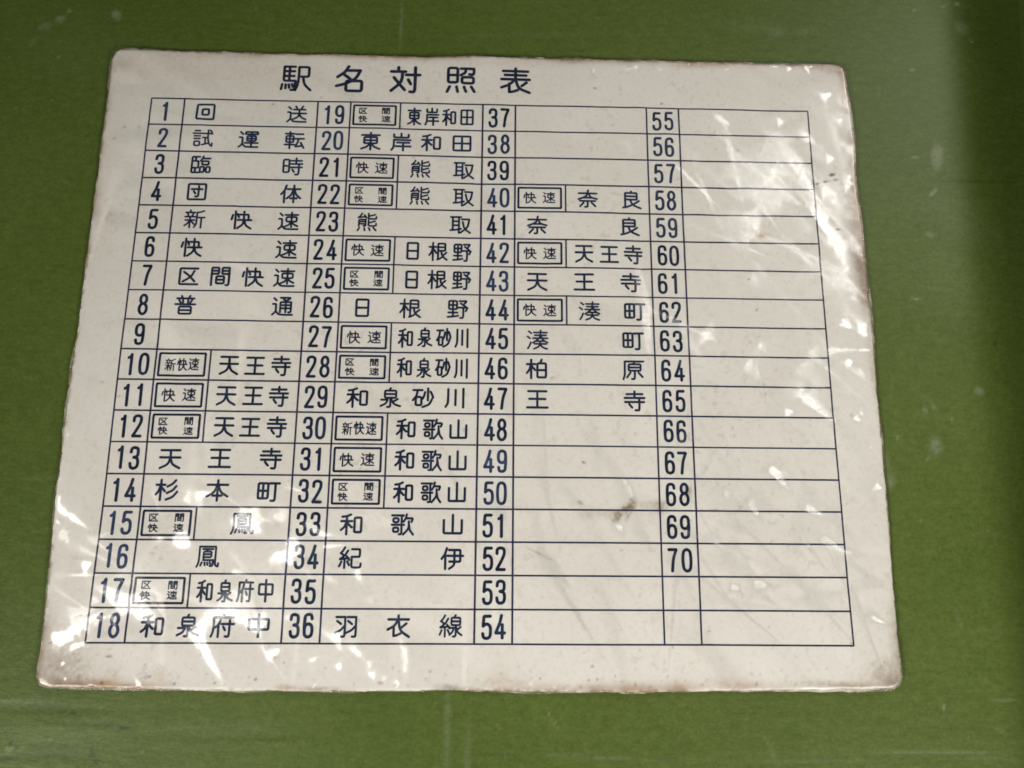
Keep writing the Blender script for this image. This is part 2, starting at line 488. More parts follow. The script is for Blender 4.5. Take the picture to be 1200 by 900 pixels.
def ripple(u, v, L, Wd, ang, slope):
    c = plane(u, v, ZS); px = np.linalg.norm(plane(u + 1, v, ZS) - c)
    a = math.radians(ang)
    RIPPLE.append((c[0], c[1], L * px, Wd * px, a, -math.sin(a) * slope, math.cos(a) * slope))


for i in range(60):
    ripple(random.uniform(110, 1020), random.uniform(90, 795), random.uniform(20, 60), random.uniform(6, 16), random.uniform(-75, 60), random.choice((-1, 1)) * random.uniform(.05, .14))
for i in range(40):
    ripple(random.uniform(820, 1030), random.uniform(120, 720), random.uniform(8, 26), random.uniform(3, 7), random.uniform(-70, 10), random.choice((-1, 1)) * random.uniform(.06, .15))
CREASE = np.array(CREASE)
CORN = [(*plane(135, 62, ZS), .0014, .013), (*plane(1055, 805, ZS), .0009, .018), (*plane(44, 804, ZS), .0006, .016), (*plane(988, 78, ZS), .0007, .018)]


def relief(x, y, k=.35):
    """height of the sheet; the bonded film bends more sharply than the card, so shading uses k = 1"""
    x = np.asarray(x, float); y = np.asarray(y, float)
    z = np.full(x.shape, ZS)
    z = z + (fbm(x * 26 + 7, y * 18 + 3, 21, 2) - .5) * .0012 + (fbm(x * 90, y * 60, 33, 3) - .5) * .00022
    for group, kk_ in ((CREASE, k), (RIPPLE, max(k, .35) if k else 1.)):
        for (cx, cy, L, Wd, a, gx, gy) in group:
            R = 5 * max(L, Wd)
            mk = (np.abs(x - cx) < R) & (np.abs(y - cy) < R)
            if kk_ == 0 or not mk.any():
                continue
            dx = x[mk] - cx; dy = y[mk] - cy
            s = (dx * math.cos(a) + dy * math.sin(a)) / L; q = (-dx * math.sin(a) + dy * math.cos(a)) / Wd
            z[mk] += kk_ * (1. if kk_ == 1 else min(1., (Wd / .0016) ** 2)) * (gx * dx + gy * dy) * np.exp(-.5 * (s * s + q * q))
    for (cx, cy, hz, r) in CORN:
        z = z + hz * np.exp(-((x - cx) ** 2 + (y - cy) ** 2) / (r * r))
    return z


def relief_n(x, y, e=.0003):
    """normal of the film: the soft relief of the card plus the flat little facets of the crinkled plastic"""
    gx = (relief(x + e, y, 0) - relief(x - e, y, 0)) / (2 * e); gy = (relief(x, y + e, 0) - relief(x, y - e, 0)) / (2 * e)
    sx = np.zeros_like(gx); sy = np.zeros_like(gx); sw = np.zeros_like(gx)
    wob = fbm(x * 700, y * 700, 91, 2) - .5; wob2 = fbm(x * 260, y * 260, 92, 2) - .5
    for (cx, cy, L, Wd, a, fx, fy) in CREASE:
        R = 3.2 * max(L, Wd)
        mk = (np.abs(x - cx) < R) & (np.abs(y - cy) < R)
        if not mk.any():
            continue
        dx = x[mk] - cx; dy = y[mk] - cy
        s = (dx * math.cos(a) + dy * math.sin(a)) / L; q = (-dx * math.sin(a) + dy * math.cos(a)) / Wd
        q = q * (1 + .55 * s)                       # streaks taper towards one end
        w = np.exp(-.5 * np.power(s * s + q * q, 1.3)) * (1 + (.5 * wob[mk] + .7 * wob2[mk]) * min(1., .0028 / (L * Wd) ** .5))
        sx[mk] += w * fx; sy[mk] += w * fy; sw[mk] += w
    d = np.maximum(1, sw)
    gx = gx * np.clip(1 - sw, 0, 1) + sx / d; gy = gy * np.clip(1 - sw, 0, 1) + sy / d
    n = np.stack([-gx, -gy, np.ones_like(gx)], -1)
    return n / np.linalg.norm(n, axis=-1, keepdims=True)


Z = relief(X, Y)
# distance to each edge in millimetres
dT = (eT[None, :, 1] - Y) * 1000; dB = (Y - eB[None, :, 1]) * 1000
dL = (X - eL[:, None, 0]) * 1000; dR = (eR[:, None, 0] - X) * 1000
dE = np.minimum(np.minimum(dT, dB), np.minimum(dL, dR))
Z -= .0003 * np.exp(-(dE / .4) ** 2)
Z = np.maximum(Z, .0006)

# grime on the sheet, plus painted shade at top left; multiplies the paper colour
st = np.ones(X.shape + (3,))


def dirt_shade(w, col):
    global st
    st = st * (1 - w[..., None] * (1 - np.array(col)))


n1 = fbm(X * 160, Y * 160, 5, 4); n2 = fbm(X * 520, Y * 520, 9, 3); n3 = fbm(X * 45, Y * 45, 15, 3)
n4 = fbm(X * 22 + 40, Y * 22, 19, 3)
patchy = np.clip((n3 - .40) * 4, 0, 1) * np.clip((n4 - .30) * 3.5, .12, 1)
dirt_shade(np.clip(np.exp(-(dT / 1.9) ** 2) * patchy * (.5 + n1), 0, .85), (.62, .50, .40))
dirt_shade(np.clip(np.exp(-(dB / 2.6) ** 2) * patchy * (.5 + n1) * 1.1, 0, .88), (.60, .47, .36))
dirt_shade(np.clip(np.exp(-(dL / 1.9) ** 2) * (.25 + .75 * (V < .36) + .75 * (V > .9)) * patchy * (.45 + n1), 0, .85), (.58, .48, .40))
dirt_shade(np.clip(np.exp(-(dR / 3.4) ** 2) * (.3 + .7 * (V < .55) + .7 * (V > .88)) * patchy * (.5 + n1), 0, .88), (.60, .49, .40))
dirt_shade(np.clip(np.exp(-(dE / .7) ** 2) * (n2 > .50) * np.clip((n4 - .38) * 5, 0, 1) * .75, 0, 1), (.42, .33, .25))
dirt_shade(np.clip((n2 - .70) * 9, 0, .4) * np.clip(n3 * 2 - .75, 0, 1), (.55, .5, .42))
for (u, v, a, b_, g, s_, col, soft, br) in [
    (230, 80, 170, 30, 0, .30, (.80, .71, .60), 2, .6), (125, 200, 16, 130, 0, .24, (.78, .70, .60), 2, .6),  # broad top-left tone: some soiling, mostly the corner's dimmer light painted in
    (80, 780, 38, 30, -30, .55, (.55, .48, .42), 2, .6), (62, 790, 20, 20, 0, .5, (.5, .43, .37), 2, .6), (55, 745, 10, 35, 0, .4, (.55, .46, .4), 2, .6),
    (127, 801, 14, 7, 0, .6, (.74, .55, .30), 2, .4), (150, 805, 20, 4, 0, .7, (.6, .42, .3), 2, .4), (186, 790, 6, 7, 30, .5, (.68, .56, .38), 2, .5),
    (100, 803, 20, 5, 0, .5, (.5, .4, .35), 2, .6), (173, 793, 5, 2, 10, .7, (.35, .32, .3), 3, .5), (128, 769, 4, 1.5, 0, .8, (.35, .32, .3), 3, .5),
    (93, 722, 5, 1.2, 20, .8, (.3, .28, .26), 3, .5), (61, 753, 4, 1.5, 10, .7, (.35, .3, .28), 3, .5), (135, 785, 12, 10, 0, .25, (.6, .6, .5), 2, .7),
    (1035, 790, 25, 14, 20, .6, (.52, .43, .37), 2, .6), (1044, 798, 14, 7, 0, .6, (.42, .34, .3), 2, .7), (1050, 760, 6, 40, 0, .5, (.55, .45, .38), 2, .5),
    (870, 805, 30, 6, 0, .55, (.6, .46, .36), 2, .5), (850, 800, 24, 8, 0, .3, (.7, .55, .42), 2, .5), (990, 803, 50, 4, -3, .55, (.45, .37, .32), 2, .6),
    (590, 803, 30, 8, 0, .45, (.66, .52, .42), 2, .5), (680, 807, 40, 5, 0, .5, (.55, .42, .34), 2, .5), (525, 806, 14, 4, 0, .7, (.38, .31, .25), 2, .4),
    (585, 790, 12, 14, 0, .22, (.78, .62, .48), 2, .4), (375, 808, 30, 3, 0, .7, (.42, .33, .24), 2, .5), (335, 806, 12, 4, 0, .6, (.6, .4, .3), 2, .4),
    (1005, 130, 8, 60, 3, .7, (.6, .52, .45), 2, .3), (1013, 330, 10, 50, 5, .9, (.5, .42, .36), 2, .3), (1003, 305, 5, 30, 20, .4, (.62, .54, .46), 2, .3),
    (1025, 440, 5, 40, 4, .5, (.58, .45, .36), 2, .4), (1006, 260, 14, 36, 10, .65, (.66, .58, .5), 2, .3), (1000, 250, 5, 22, 28, .35, (.5, .46, .42), 2, .2),
    (980, 250, 6, 22, 25, .35, (.62, .58, .53), 2, .2),
    (975, 85, 20, 4, -10, .5, (.55, .47, .42), 2, .5), (985, 92, 3, 9, 10, .5, (.5, .42, .38), 2, .4), (810, 78, 30, 3, 0, .35, (.6, .53, .46), 2, .6),
    (975, 205, 4, 2.2, 12, .95, (.10, .09, .08), 4, .2), (979, 211, 3, 1.8, 0, .7, (.15, .13, .12), 4, .2), (967, 213, 2.2, 1.5, 0, .9, (.12, .1, .1), 4, .3),
    (958, 216, 2.6, 1.3, 15, .8, (.2, .18, .16), 4, .3), (963, 214, 12, 1.1, 12, .6, (.35, .3, .27), 3, .3), (982, 269, 3, 1.6, 0, .8, (.2, .17, .14), 3, .3),
    (892, 276, 4.0, 3.4, 0, 1., (.42, .26, .06), 2, .3), (893, 276, 7, 6, 0, .5, (.85, .65, .35), 2, .3),
    (712, 600, 34, 5, 8, .35, (.55, .48, .36), 2, .9), (770, 592, 30, 6, 0, .30, (.6, .53, .42), 2, .9), (730, 598, 10, 4, 40, 1., (.45, .41, .30), 2.5, .9), (722, 606, 6, 5, 50, 1., (.38, .34, .25), 2.5, .9), (741, 590, 4, 7, 0, .9, (.5, .46, .36), 2.5, .9),
    (737, 599, 4, 10, -25, .8, (.5, .46, .36), 2.5, .9), (774, 594, 9, 6, 0, .8, (.62, .56, .5), 2.5, .8), (806, 577, 4, 9, -25, .9, (.55, .53, .46), 2.5, .7),
    (838, 598, 4, 2.5, 0, .6, (.66, .62, .35), 2.5, .5), (867, 594, 3, 2.5, 0, .5, (.66, .62, .35), 2.5, .5), (776, 600, 2, 8, 0, .3, (.55, .5, .45), 2, .7),
    (684, 542, 3, 1.3, -30, .9, (.25, .24, .22), 3, .4), (680, 589, 3.5, 2, -20, .6, (.4, .38, .34), 3, .6), (690, 594, 6, 2, -10, .3, (.5, .48, .42), 3, .6),
    (630, 648, 16, 1.2, -25, .55, (.45, .43, .4), 3, .4), (648, 443, 4, 2, 20, .6, (.5, .47, .42), 2.5, .6), (655, 440, 3, 3, 0, .25, (.6, .55, .5), 2.5, .6),
    (372, 587, 7, 2, -20, .6, (.4, .4, .38), 2.5, .7), (360, 655, 3, 2, 0, .4, (.4, .38, .35), 3, .4), (775, 122, 1.5, 1.5, 0, .9, (.2, .2, .2), 3, .2),
    (697, 104, 2, 1.3, 0, .8, (.3, .28, .27), 3, .3), (320, 122, 2, 1.3, 0, .8, (.3, .28, .27), 3, .3), (146, 149, 2, 1.3, 20, .7, (.35, .32, .3), 3, .3),
    (134, 162, 2.5, 2, 0, .5, (.45, .42, .4), 3, .3), (878, 327, 1.5, 1.2, 0, .8, (.25, .23, .2), 3, .3), (887, 363, 1.5, 1.2, 0, .8, (.25, .23, .2), 3, .3),
    (794, 210, 4, 1.4, 20, .5, (.5, .48, .46), 3, .4), (725, 228, 10, 1, -12, .4, (.5, .48, .46), 3, .3), (120, 448, 3, 1.4, 0, .5, (.45, .42, .4), 3, .3),
    (110, 447, 9, 9, 0, .12, (.6, .56, .52), 3, .6), (504, 787, 2, 1.4, 0, .7, (.3, .28, .26), 3, .3), (446, 800, 4, 2, 0, .6, (.35, .33, .3), 3, .5),
    (299, 742, 2, 1.5, 0, .8, (.3, .27, .24), 3, .3), (323, 771, 3, 1.2, 15, .6, (.4, .38, .34), 3, .4), (300, 796, 1.8, 1.5, 0, .8, (.3, .27, .24), 3, .3),
    (252, 800, 1.8, 1.5, 0, .7, (.3, .27, .24), 3, .3), (205, 801, 1.8, 1.5, 0, .7, (.3, .27, .24), 3, .3), (694, 781, 2, 1.5, 0, .8, (.3, .27, .24), 3, .3),
    (633, 795, 1.5, 1.5, 0, .7, (.3, .27, .24), 3, .3), (690, 797, 1.8, 1.5, 0, .7, (.3, .27, .24), 3, .3), (700, 796, 1.5, 1.5, 0, .7, (.3, .27, .24), 3, .3),
    (330, 745, 1, 45, -1, .22, (.55, .53, .5), 3, .1), (268, 725, 10, 4, -20, .35, (.6, .58, .5), 2, .6), (728, 645, 2, 1.2, 0, .6, (.4, .38, .35), 3, .3),
    (145, 75, 14, 8, 20, .25, (.55, .48, .42), 2, .5), (250, 65, 60, 4, 0, .35, (.6, .5, .42), 2, .6), (670, 72, 20, 4, 0, .5, (.55, .44, .34), 2, .5),
    (600, 75, 60, 6, 0, .22, (.66, .56, .46), 2, .6), (955, 92, 30, 12, 15, .25, (.66, .6, .55), 2, .6), (880, 590, 60, 50, 0, .06, (.6, .62, .58), 2, .9),
    (300, 380, 60, 25, 20, .05, (.6, .6, .55), 2, .9), (120, 800, 2, 2, 0, .7, (.4, .26, .14), 3, .3)]:
    dirt_shade(s_ * brush(X, Y, u, v, a, b_, g, ZS, soft, int(u * 3 + v), br, 1100), col)
for i in range(170):
    u, v = random.uniform(70, 1040), random.uniform(75, 805)
    if random.random() < .45:
        v = 805 - abs(random.gauss(0, 25))
    r = random.uniform(.8, 1.5)
    dirt_shade(random.uniform(.12, .55) * brush(X, Y, u, v, r * random.uniform(1, 2), r, random.uniform(0, 180), ZS, 3, i, .3, 1500), (.35, .31, .27))

front = grid_mesh("front_sheet", X, Y, Z, PAPER, sign)
set_color(front, "stain_shade", st)
nf = relief_n(X, Y)
# the pressed-down rim keeps its geometric slope
gz_v, gz_u = np.gradient(-.0003 * np.exp(-(dE / .4) ** 2))
nf = nf / nf[..., 2:3]
nf[..., 0] -= gz_u / np.maximum(np.abs(np.gradient(X, axis=1)), 1e-5)
nf[..., 1] += gz_v / np.maximum(np.abs(np.gradient(Y, axis=0)), 1e-5)
nf /= np.linalg.norm(nf, axis=-1, keepdims=True)
front.data.normals_split_custom_set_from_vertices(nf.reshape(-1, 3).astype(np.float32))
front["label"] = "white printed front sheet under wrinkled clear film"

# rim of the outline, clockwise from the top left corner
ring = np.concatenate([eT[:-1], eR[:-1], eB[::-1][:-1], eL[::-1][:-1]])
zr = np.concatenate([Z[0, :-1], Z[:-1, -1], Z[-1, ::-1][:-1], Z[::-1, 0][:-1]])
nx = np.roll(ring, -4, 0) - np.roll(ring, 4, 0)
on = np.stack([-nx[:, 1], nx[:, 0]], 1); on /= np.linalg.norm(on, axis=1, keepdims=True)
K = len(ring); kk = np.arange(K)
# flattened lip of sealed film round the paper
wv = .00030 + .0010 * np.clip(vnoise(kk / 23., kk * 0, 71) - .25, 0, 1)
wv2 = (vnoise(kk / 5., kk * 0, 72) - .5) * .0003
vs = []
for j, (o_, dz) in enumerate(((-.0002, .00010), (.35, .00000), (.75, -.00015), (1.0, -.00035))):
    off = (-.0002 if j == 0 else 0) + (0 if j == 0 else o_) * (wv + np.abs(wv2))
    p = ring + on * off[:, None] if not np.isscalar(off) else ring + on * off
    zz = np.maximum(zr + dz + (0 if j == 0 else 1) * (vnoise(kk / 5., kk * 0 + j, 73) - .5) * .0005, .00025)
    vs.append(np.concatenate([p, zz[:, None]], 1))
vs = np.concatenate(vs); fs = []
for j in range(3):
    for k in range(K):
        k2 = (k + 1) % K
        fs.append((j * K + k, j * K + k2, (j + 1) * K + k2, (j + 1) * K + k))
link_mesh("film_edge", vs, fs, FILM, sign)["label"] = "dirty glossy sealed lip of the plastic film"

# backing sheet: a second layer, peeping out along the bottom right
c0 = ring.mean(0)
rb = ring - on * .0012
sh = np.exp(-((ring[:, 0] - plane(980, 808, 0)[0]) / .028) ** 2) * (ring[:, 1] < -.10)
sh2 = np.exp(-((ring[:, 0] - plane(255, 808, 0)[0]) / .012) ** 2) * (ring[:, 1] < -.10)
sh3 = np.exp(-((ring[:, 0] - plane(590, 808, 0)[0]) / .012) ** 2) * (ring[:, 1] < -.10)
rb[:, 1] -= sh * .0022 + sh2 * .0018 + sh3 * .0013
vs = [(*p, z) for z in (.0001, .00055) for p in rb]
fs = [(k, (k + 1) % K, K + (k + 1) % K, K + k) for k in range(K)] + [tuple(range(K, 2 * K)), tuple(range(K - 1, -1, -1))]
link_mesh("backing_sheet", vs, fs, CARD, sign, smooth=False)["label"] = "cream backing layer peeping out below the front sheet"

# ------------------------------------------------------------------ lettering: rounded monoline strokes, box 100 x 100, y down
# strokes split by ';' ; '~' smooth curve ; 'o' closed with rounded corners ; 'e' ellipse cx,cy,rx,ry
G = {}
GO = "o{0},{1} {2},{1} {2},{3} {0},{3}"


def box(a, b, c, d):
    return GO.format(a, b, c, d)


SHIN = "9,8 21,20;5,38 20,38 20,72;~20,73 14,83 4,93;~20,75 34,90 56,93 97,93"
ITO = "~26,4 18,18 8,30;9,29 23,41;~40,18 26,40 6,56;6,57 44,52;35,44 46,60;26,55 26,96;12,68 4,88;38,67 46,83"
KI = "3,26 42,26;23,4 23,96;~22,28 14,54 3,70;~25,36 33,46 42,56"
KA = "~45,6 28,13 8,16;4,36 52,36;28,14 28,96;~27,38 18,62 4,76;~30,42 40,54 51,64"
G['駅'] = "11,7 11,60 48,60;11,7 46,7;11,24 44,24;11,42 44,42;28,7 28,60;48,60 ~48,60 47,84 44,93 35,94;7,73 4,91;18,74 18,88;28,74 30,86;38,72 41,82;58,44 90,44 90,8 58,8;~58,8 58,44 56,72 49,95;~72,45 78,72 97,94"
G['名'] = "~42,3 30,24 8,42;40,18 80,18;~80,18 66,46 40,64 6,76;30,34 48,49;" + box(36, 57, 86, 94)
G['対'] = "28,4 28,20;5,20 51,20;~42,20 36,58 6,92;~14,42 30,64 49,88;53,32 97,32;~82,4 82,70 81,90 78,95 66,95;60,50 68,66"
G['照'] = box(10, 6, 40, 60) + ";10,33 40,33;50,8 92,8;~92,8 92,22 89,29 78,29;~66,8 64,22 50,33;" + box(54, 40, 91, 62) + ";15,76 7,95;37,76 41,94;61,76 67,93;84,75 94,93"
G['表'] = "10,13 90,13;16,28 84,28;5,44 95,44;50,3 50,44;~47,45 32,62 5,75;30,60 30,92 ~30,92 44,89 58,83;~50,46 62,76 95,93;85,55 70,68"
G['回'] = box(8, 8, 92, 92) + ";" + box(34, 34, 66, 66)
G['送'] = SHIN + ";44,4 51,17;80,4 72,17;34,23 92,23;30,45 97,45;~62,23 62,46 56,64 32,79;~63,48 72,66 95,79"
G['試'] = "12,8 36,8;4,23 44,23;10,38 38,38;10,53 38,53;" + box(11, 68, 37, 92) + ";48,24 97,24;~76,4 78,56 86,84 96,94;97,94 98,78;86,5 94,16;52,47 76,47;64,47 64,82;~48,87 60,84 79,78"
G['運'] = SHIN + ";34,20 34,7 94,7 94,20;40,20 88,20;" + box(42, 31, 86, 58) + ";42,45 86,45;33,70 96,70;64,14 64,83"
G['転'] = "5,14 48,14;" + box(9, 27, 45, 62) + ";9,44 45,44;3,76 50,76;27,4 27,97;56,16 92,16;52,42 97,42;~70,42 66,62 56,86;56,87 90,82;81,64 97,94"
G['臨'] = "45,6 9,6 9,94 47,94;9,30 40,30 40,68 9,68;26,6 26,30;26,68 26,94;~62,3 58,17 50,28;58,15 96,15;" + box(58, 30, 90, 50) + ";" + box(50, 62, 69, 92) + ";" + box(79, 62, 98, 92)
G['時'] = box(6, 12, 34, 82) + ";6,47 34,47;42,18 95,18;68,4 68,36;36,36 98,36;38,55 97,55;~82,42 82,76 81,90 78,95 66,95;50,67 59,81"
G['団'] = box(8, 8, 92, 92) + ";24,36 76,36;~58,20 58,60 57,72 54,76 44,76;35,48 43,60"
G['体'] = "~28,4 20,30 4,52;20,30 20,97;34,24 97,24;66,4 66,97;~64,25 52,56 32,76;~68,25 78,54 98,74;50,75 82,75"
G['新'] = "28,3 28,14;6,15 50,15;15,21 20,36;42,21 36,36;4,38 52,38;6,56 50,56;28,38 28,97;~26,57 18,74 4,86;~30,59 40,68 48,78;~93,6 78,12 60,15;~60,15 60,50 58,78 50,95;60,42 98,42;82,42 82,97"
G['快'] = "22,4 22,97;9,24 4,48;32,19 38,36;42,21 84,21 84,50;34,50 98,50;~62,4 62,40 58,72 34,95;~64,51 74,78 97,95"
G['速'] = SHIN + ";34,16 96,16;" + box(40, 28, 90, 52) + ";65,3 65,81;~63,52 54,68 34,79;~67,52 76,66 95,77"
G['区'] = "93,9 10,9 10,91 95,91;~76,22 62,50 26,77;~28,27 52,46 80,76"
G['間'] = "9,97 9,6 42,6 42,38 9,38;9,22 42,22;91,38 58,38 58,6 91,6;~91,6 91,80 90,92 87,96 78,96;58,22 91,22;" + box(32, 51, 68, 88) + ";32,69 68,69"
G['普'] = "30,3 36,14;70,3 64,14;10,16 90,16;38,16 38,45;62,16 62,45;20,24 27,37;80,24 73,37;4,46 96,46;" + box(22, 58, 78, 94) + ";22,76 78,76"
G['通'] = SHIN + ";40,6 88,6 68,22;54,14 72,24;40,80 40,28 90,28;~90,28 90,66 89,76 86,80 79,80;40,44 90,44;40,60 90,60;65,28 65,80"
G['天'] = "8,10 92,10;5,44 95,44;~50,10 50,44 40,74 7,94;~51,46 62,74 94,94"
G['王'] = "8,10 92,10;13,48 87,48;50,10 50,90;3,90 97,90"
G['寺'] = "13,16 87,16;50,3 50,34;4,35 96,35;6,55 94,55;~72,40 72,76 71,90 68,95 54,95;25,66 38,82"
G['杉'] = KI + ";~88,5 74,21 52,34;~92,32 76,51 52,64;~97,58 78,81 50,94"
G['本'] = "5,24 95,24;50,4 50,97;~48,25 34,57 4,78;~52,25 66,57 96,78;30,74 70,74"
G['町'] = box(5, 14, 48, 84) + ";26,14 26,84;5,49 48,49;54,14 98,14;~80,14 80,78 79,90 76,94 62,94"
G['鳳'] = "~13,6 13,50 11,78 4,96;13,6 84,6 ~84,6 84,62 86,88 96,94;97,94 98,80;28,17 72,17;50,17 44,27;32,66 32,28 66,28 66,53 32,53;32,40 66,40;32,66 75,66;~75,66 74,84 71,92 62,92;26,76 21,91;38,77 40,89;50,77 52,87;61,75 64,84"
G['和'] = KA + ";" + box(63, 20, 93, 86)
G['泉'] = "50,3 44,14;" + box(24, 15, 76, 50) + ";24,32 76,32;~50,50 50,82 49,92 46,95 36,95;8,60 38,60;~38,60 28,78 6,91;84,56 62,70;~54,58 68,80 96,91"
G['府'] = "52,3 52,14;96,14 12,14;~12,14 12,50 10,76 3,96;~40,24 34,42 20,57;33,42 33,97;46,42 98,42;~80,24 80,80 79,91 76,95 64,95;54,54 62,68"
G['中'] = box(8, 22, 92, 66) + ";50,3 50,97"
G['東'] = "6,16 94,16;" + box(18, 28, 82, 62) + ";18,45 82,45;50,3 50,97;~47,62 33,80 5,93;~53,62 67,80 95,93"
G['岸'] = "50,3 50,25;14,8 14,25 86,25 86,8;96,39 14,39;~14,39 14,58 12,80 3,96;30,54 90,54;23,75 97,75;60,54 60,98"
G['田'] = box(8, 10, 92, 90) + ";50,10 50,90;8,50 92,50"
G['熊'] = "~26,3 20,14 10,25;8,26 44,21;38,12 48,28;12,72 12,37 44,37;~44,37 44,60 43,70 34,71;12,48 44,48;12,60 44,60;58,4 58,30 ~58,30 64,32 90,32 95,30 95,21;90,9 58,19;58,40 58,66 ~58,66 64,70 90,70 95,68 95,58;90,45 58,55;15,81 7,96;38,82 41,96;61,82 66,95;82,80 95,95"
G['取'] = "4,10 54,10;14,10 14,80;44,10 44,97;14,33 44,33;14,55 44,55;~3,82 26,80 54,74;58,22 94,22;~94,22 84,64 52,95;~62,36 72,72 98,95"
G['日'] = box(22, 8, 78, 92) + ";22,50 78,50"
G['根'] = "3,26 40,26;22,4 22,97;~21,28 14,54 3,70;~24,36 32,46 40,58;50,92 50,8 88,8 88,46 50,46;50,27 88,27;~46,93 56,90 69,82;~66,46 74,74 97,94;94,56 78,70"
G['野'] = box(8, 8, 46, 50) + ";8,29 46,29;27,8 27,88;6,68 48,68;~3,91 26,89 52,84;58,8 92,8 78,26;64,20 86,36;54,42 97,42 88,60;~76,42 76,80 75,91 72,95 62,95"
G['砂'] = "4,12 46,12;~24,12 18,40 3,62;" + box(16, 46, 42, 86) + ";72,4 72,62;~58,22 54,40 48,54;~84,20 90,32 96,48;~92,54 78,81 48,95"
G['川'] = "~16,8 16,50 14,78 5,95;50,12 50,86;86,6 86,97"
G['歌'] = "3,9 55,9;" + box(9, 22, 32, 40) + ";46,9 46,42;3,52 57,52;" + box(9, 65, 32, 84) + ";~46,52 46,82 45,91 42,95 35,95;~68,4 64,22 54,38;66,22 96,22 90,38;~78,36 76,68 54,96;~79,52 84,76 98,96"
G['山'] = "50,6 50,90;10,30 10,90 90,90 90,30"
G['紀'] = ITO + ";57,12 92,12 92,46 58,46;~57,46 57,80 58,90 64,93 88,93 95,91 97,76"
G['伊'] = "~26,4 18,30 4,52;20,30 20,97;36,12 86,12 86,64 38,64;30,38 98,38;~60,12 60,46 58,78 38,96"
G['羽'] = "8,10 46,10;~46,10 46,78 45,90 42,94 31,94;12,27 29,40;~44,48 28,66 5,78;56,10 93,10;~93,10 93,78 92,90 89,94 78,94;59,27 76,40;~91,48 75,66 52,78"
G['衣'] = "50,3 50,19;6,20 94,20;~48,21 33,46 4,64;30,48 30,91 ~30,91 44,88 61,80;~50,22 60,66 96,95;84,38 60,57"
G['線'] = ITO + ";72,3 66,13;" + box(54, 14, 92, 46) + ";54,30 92,30;~73,46 73,82 72,91 69,95 61,95;50,58 65,58;~65,58 58,76 46,89;94,54 80,66;~75,55 82,76 98,89"
G['奈'] = "6,20 94,20;~53,3 43,34 5,53;~54,21 66,40 96,51;28,44 72,44;12,62 88,62;~50,62 50,84 49,92 46,95 37,95;30,72 12,93;70,72 88,91"
G['良'] = "50,3 50,12;20,91 20,12 78,12 78,48 20,48;20,30 78,30;~10,93 28,89 49,80;~44,48 58,76 96,95;88,55 64,72"
G['湊'] = "10,8 22,18;4,34 16,44;~20,64 14,80 6,95;34,14 95,14;38,28 91,28;30,43 98,43;~66,3 60,40 30,67;~68,30 76,50 98,65;46,58 82,58;38,72 91,72;~64,58 58,84 34,97;~65,74 74,88 96,97"
G['柏'] = KI + ";72,4 66,20;" + box(52, 22, 92, 92) + ";52,56 92,56"
G['原'] = "97,8 10,8;~10,8 10,50 9,76 3,96;56,10 50,21;" + box(28, 22, 84, 54) + ";28,38 84,38;~56,54 56,84 55,92 52,95 43,95;36,64 20,87;74,64 92,85"
# numerals, box 48 x 100
G['1'] = "~12,19 21,14 26,4;26,4 26,96"
G['2'] = "~6,28 8,10 24,4 40,10 42,26 36,44 6,95;6,96 43,96"
G['3'] = "~6,24 10,8 24,4 38,9 41,25 37,42 21,47;~21,47 38,52 43,73 38,90 24,96 10,91 5,74"
G['4'] = "~31,4 22,36 4,75;4,76 46,76;35,42 35,96"
G['5'] = "41,5 10,5 7,46;~7,46 22,37 38,44 43,66 38,90 23,96 9,91 5,77"
G['6'] = "~41,22 37,8 24,4 10,10 6,34 6,70 10,90 24,96 38,90 43,70 38,49 24,43 11,49 6,62"
G['7'] = "5,5 43,5 ~43,5 28,44 20,96"
G['8'] = "e24,25 16,21;e24,71 19,25"
G['9'] = "~7,78 11,92 24,96 38,90 42,66 42,30 38,10 24,4 10,10 5,30 10,51 24,57 37,51 42,38"
G['0'] = "c24,4 38,11 43,32 43,68 38,89 24,96 10,89 5,68 5,32 10,11"


def catmull(P, closed=False, n=7):
    P = np.array(P, float)
    if len(P) < 3 and not closed:
        return P
    out = []
    m = len(P)
    for i in range(m if closed else m - 1):
        if closed:
            p0, p1, p2, p3 = P[(i - 1) % m], P[i], P[(i + 1) % m], P[(i + 2) % m]
        else:
            p1, p2 = P[i], P[i + 1]
            p0 = P[i - 1] if i else 2 * p1 - p2
            p3 = P[i + 2] if i + 2 < m else 2 * p2 - p1
        a, b, c = [max(np.linalg.norm(q - p), 1e-6) ** .5 for p, q in ((p0, p1), (p1, p2), (p2, p3))]
        t0, t1, t2, t3 = 0, a, a + b, a + b + c
        for s in range(n):
            t = t1 + (t2 - t1) * s / n
            A1 = (t1 - t) / (t1 - t0) * p0 + (t - t0) / (t1 - t0) * p1
            A2 = (t2 - t) / (t2 - t1) * p1 + (t - t1) / (t2 - t1) * p2
            A3 = (t3 - t) / (t3 - t2) * p2 + (t - t2) / (t3 - t2) * p3
            B1 = (t2 - t) / (t2 - t0) * A1 + (t - t0) / (t2 - t0) * A2
            B2 = (t3 - t) / (t3 - t1) * A2 + (t - t1) / (t3 - t1) * A3
            out.append((t2 - t) / (t2 - t1) * B1 + (t - t1) / (t2 - t1) * B2)
    if not closed:
        out.append(P[-1])
    return np.array(out)


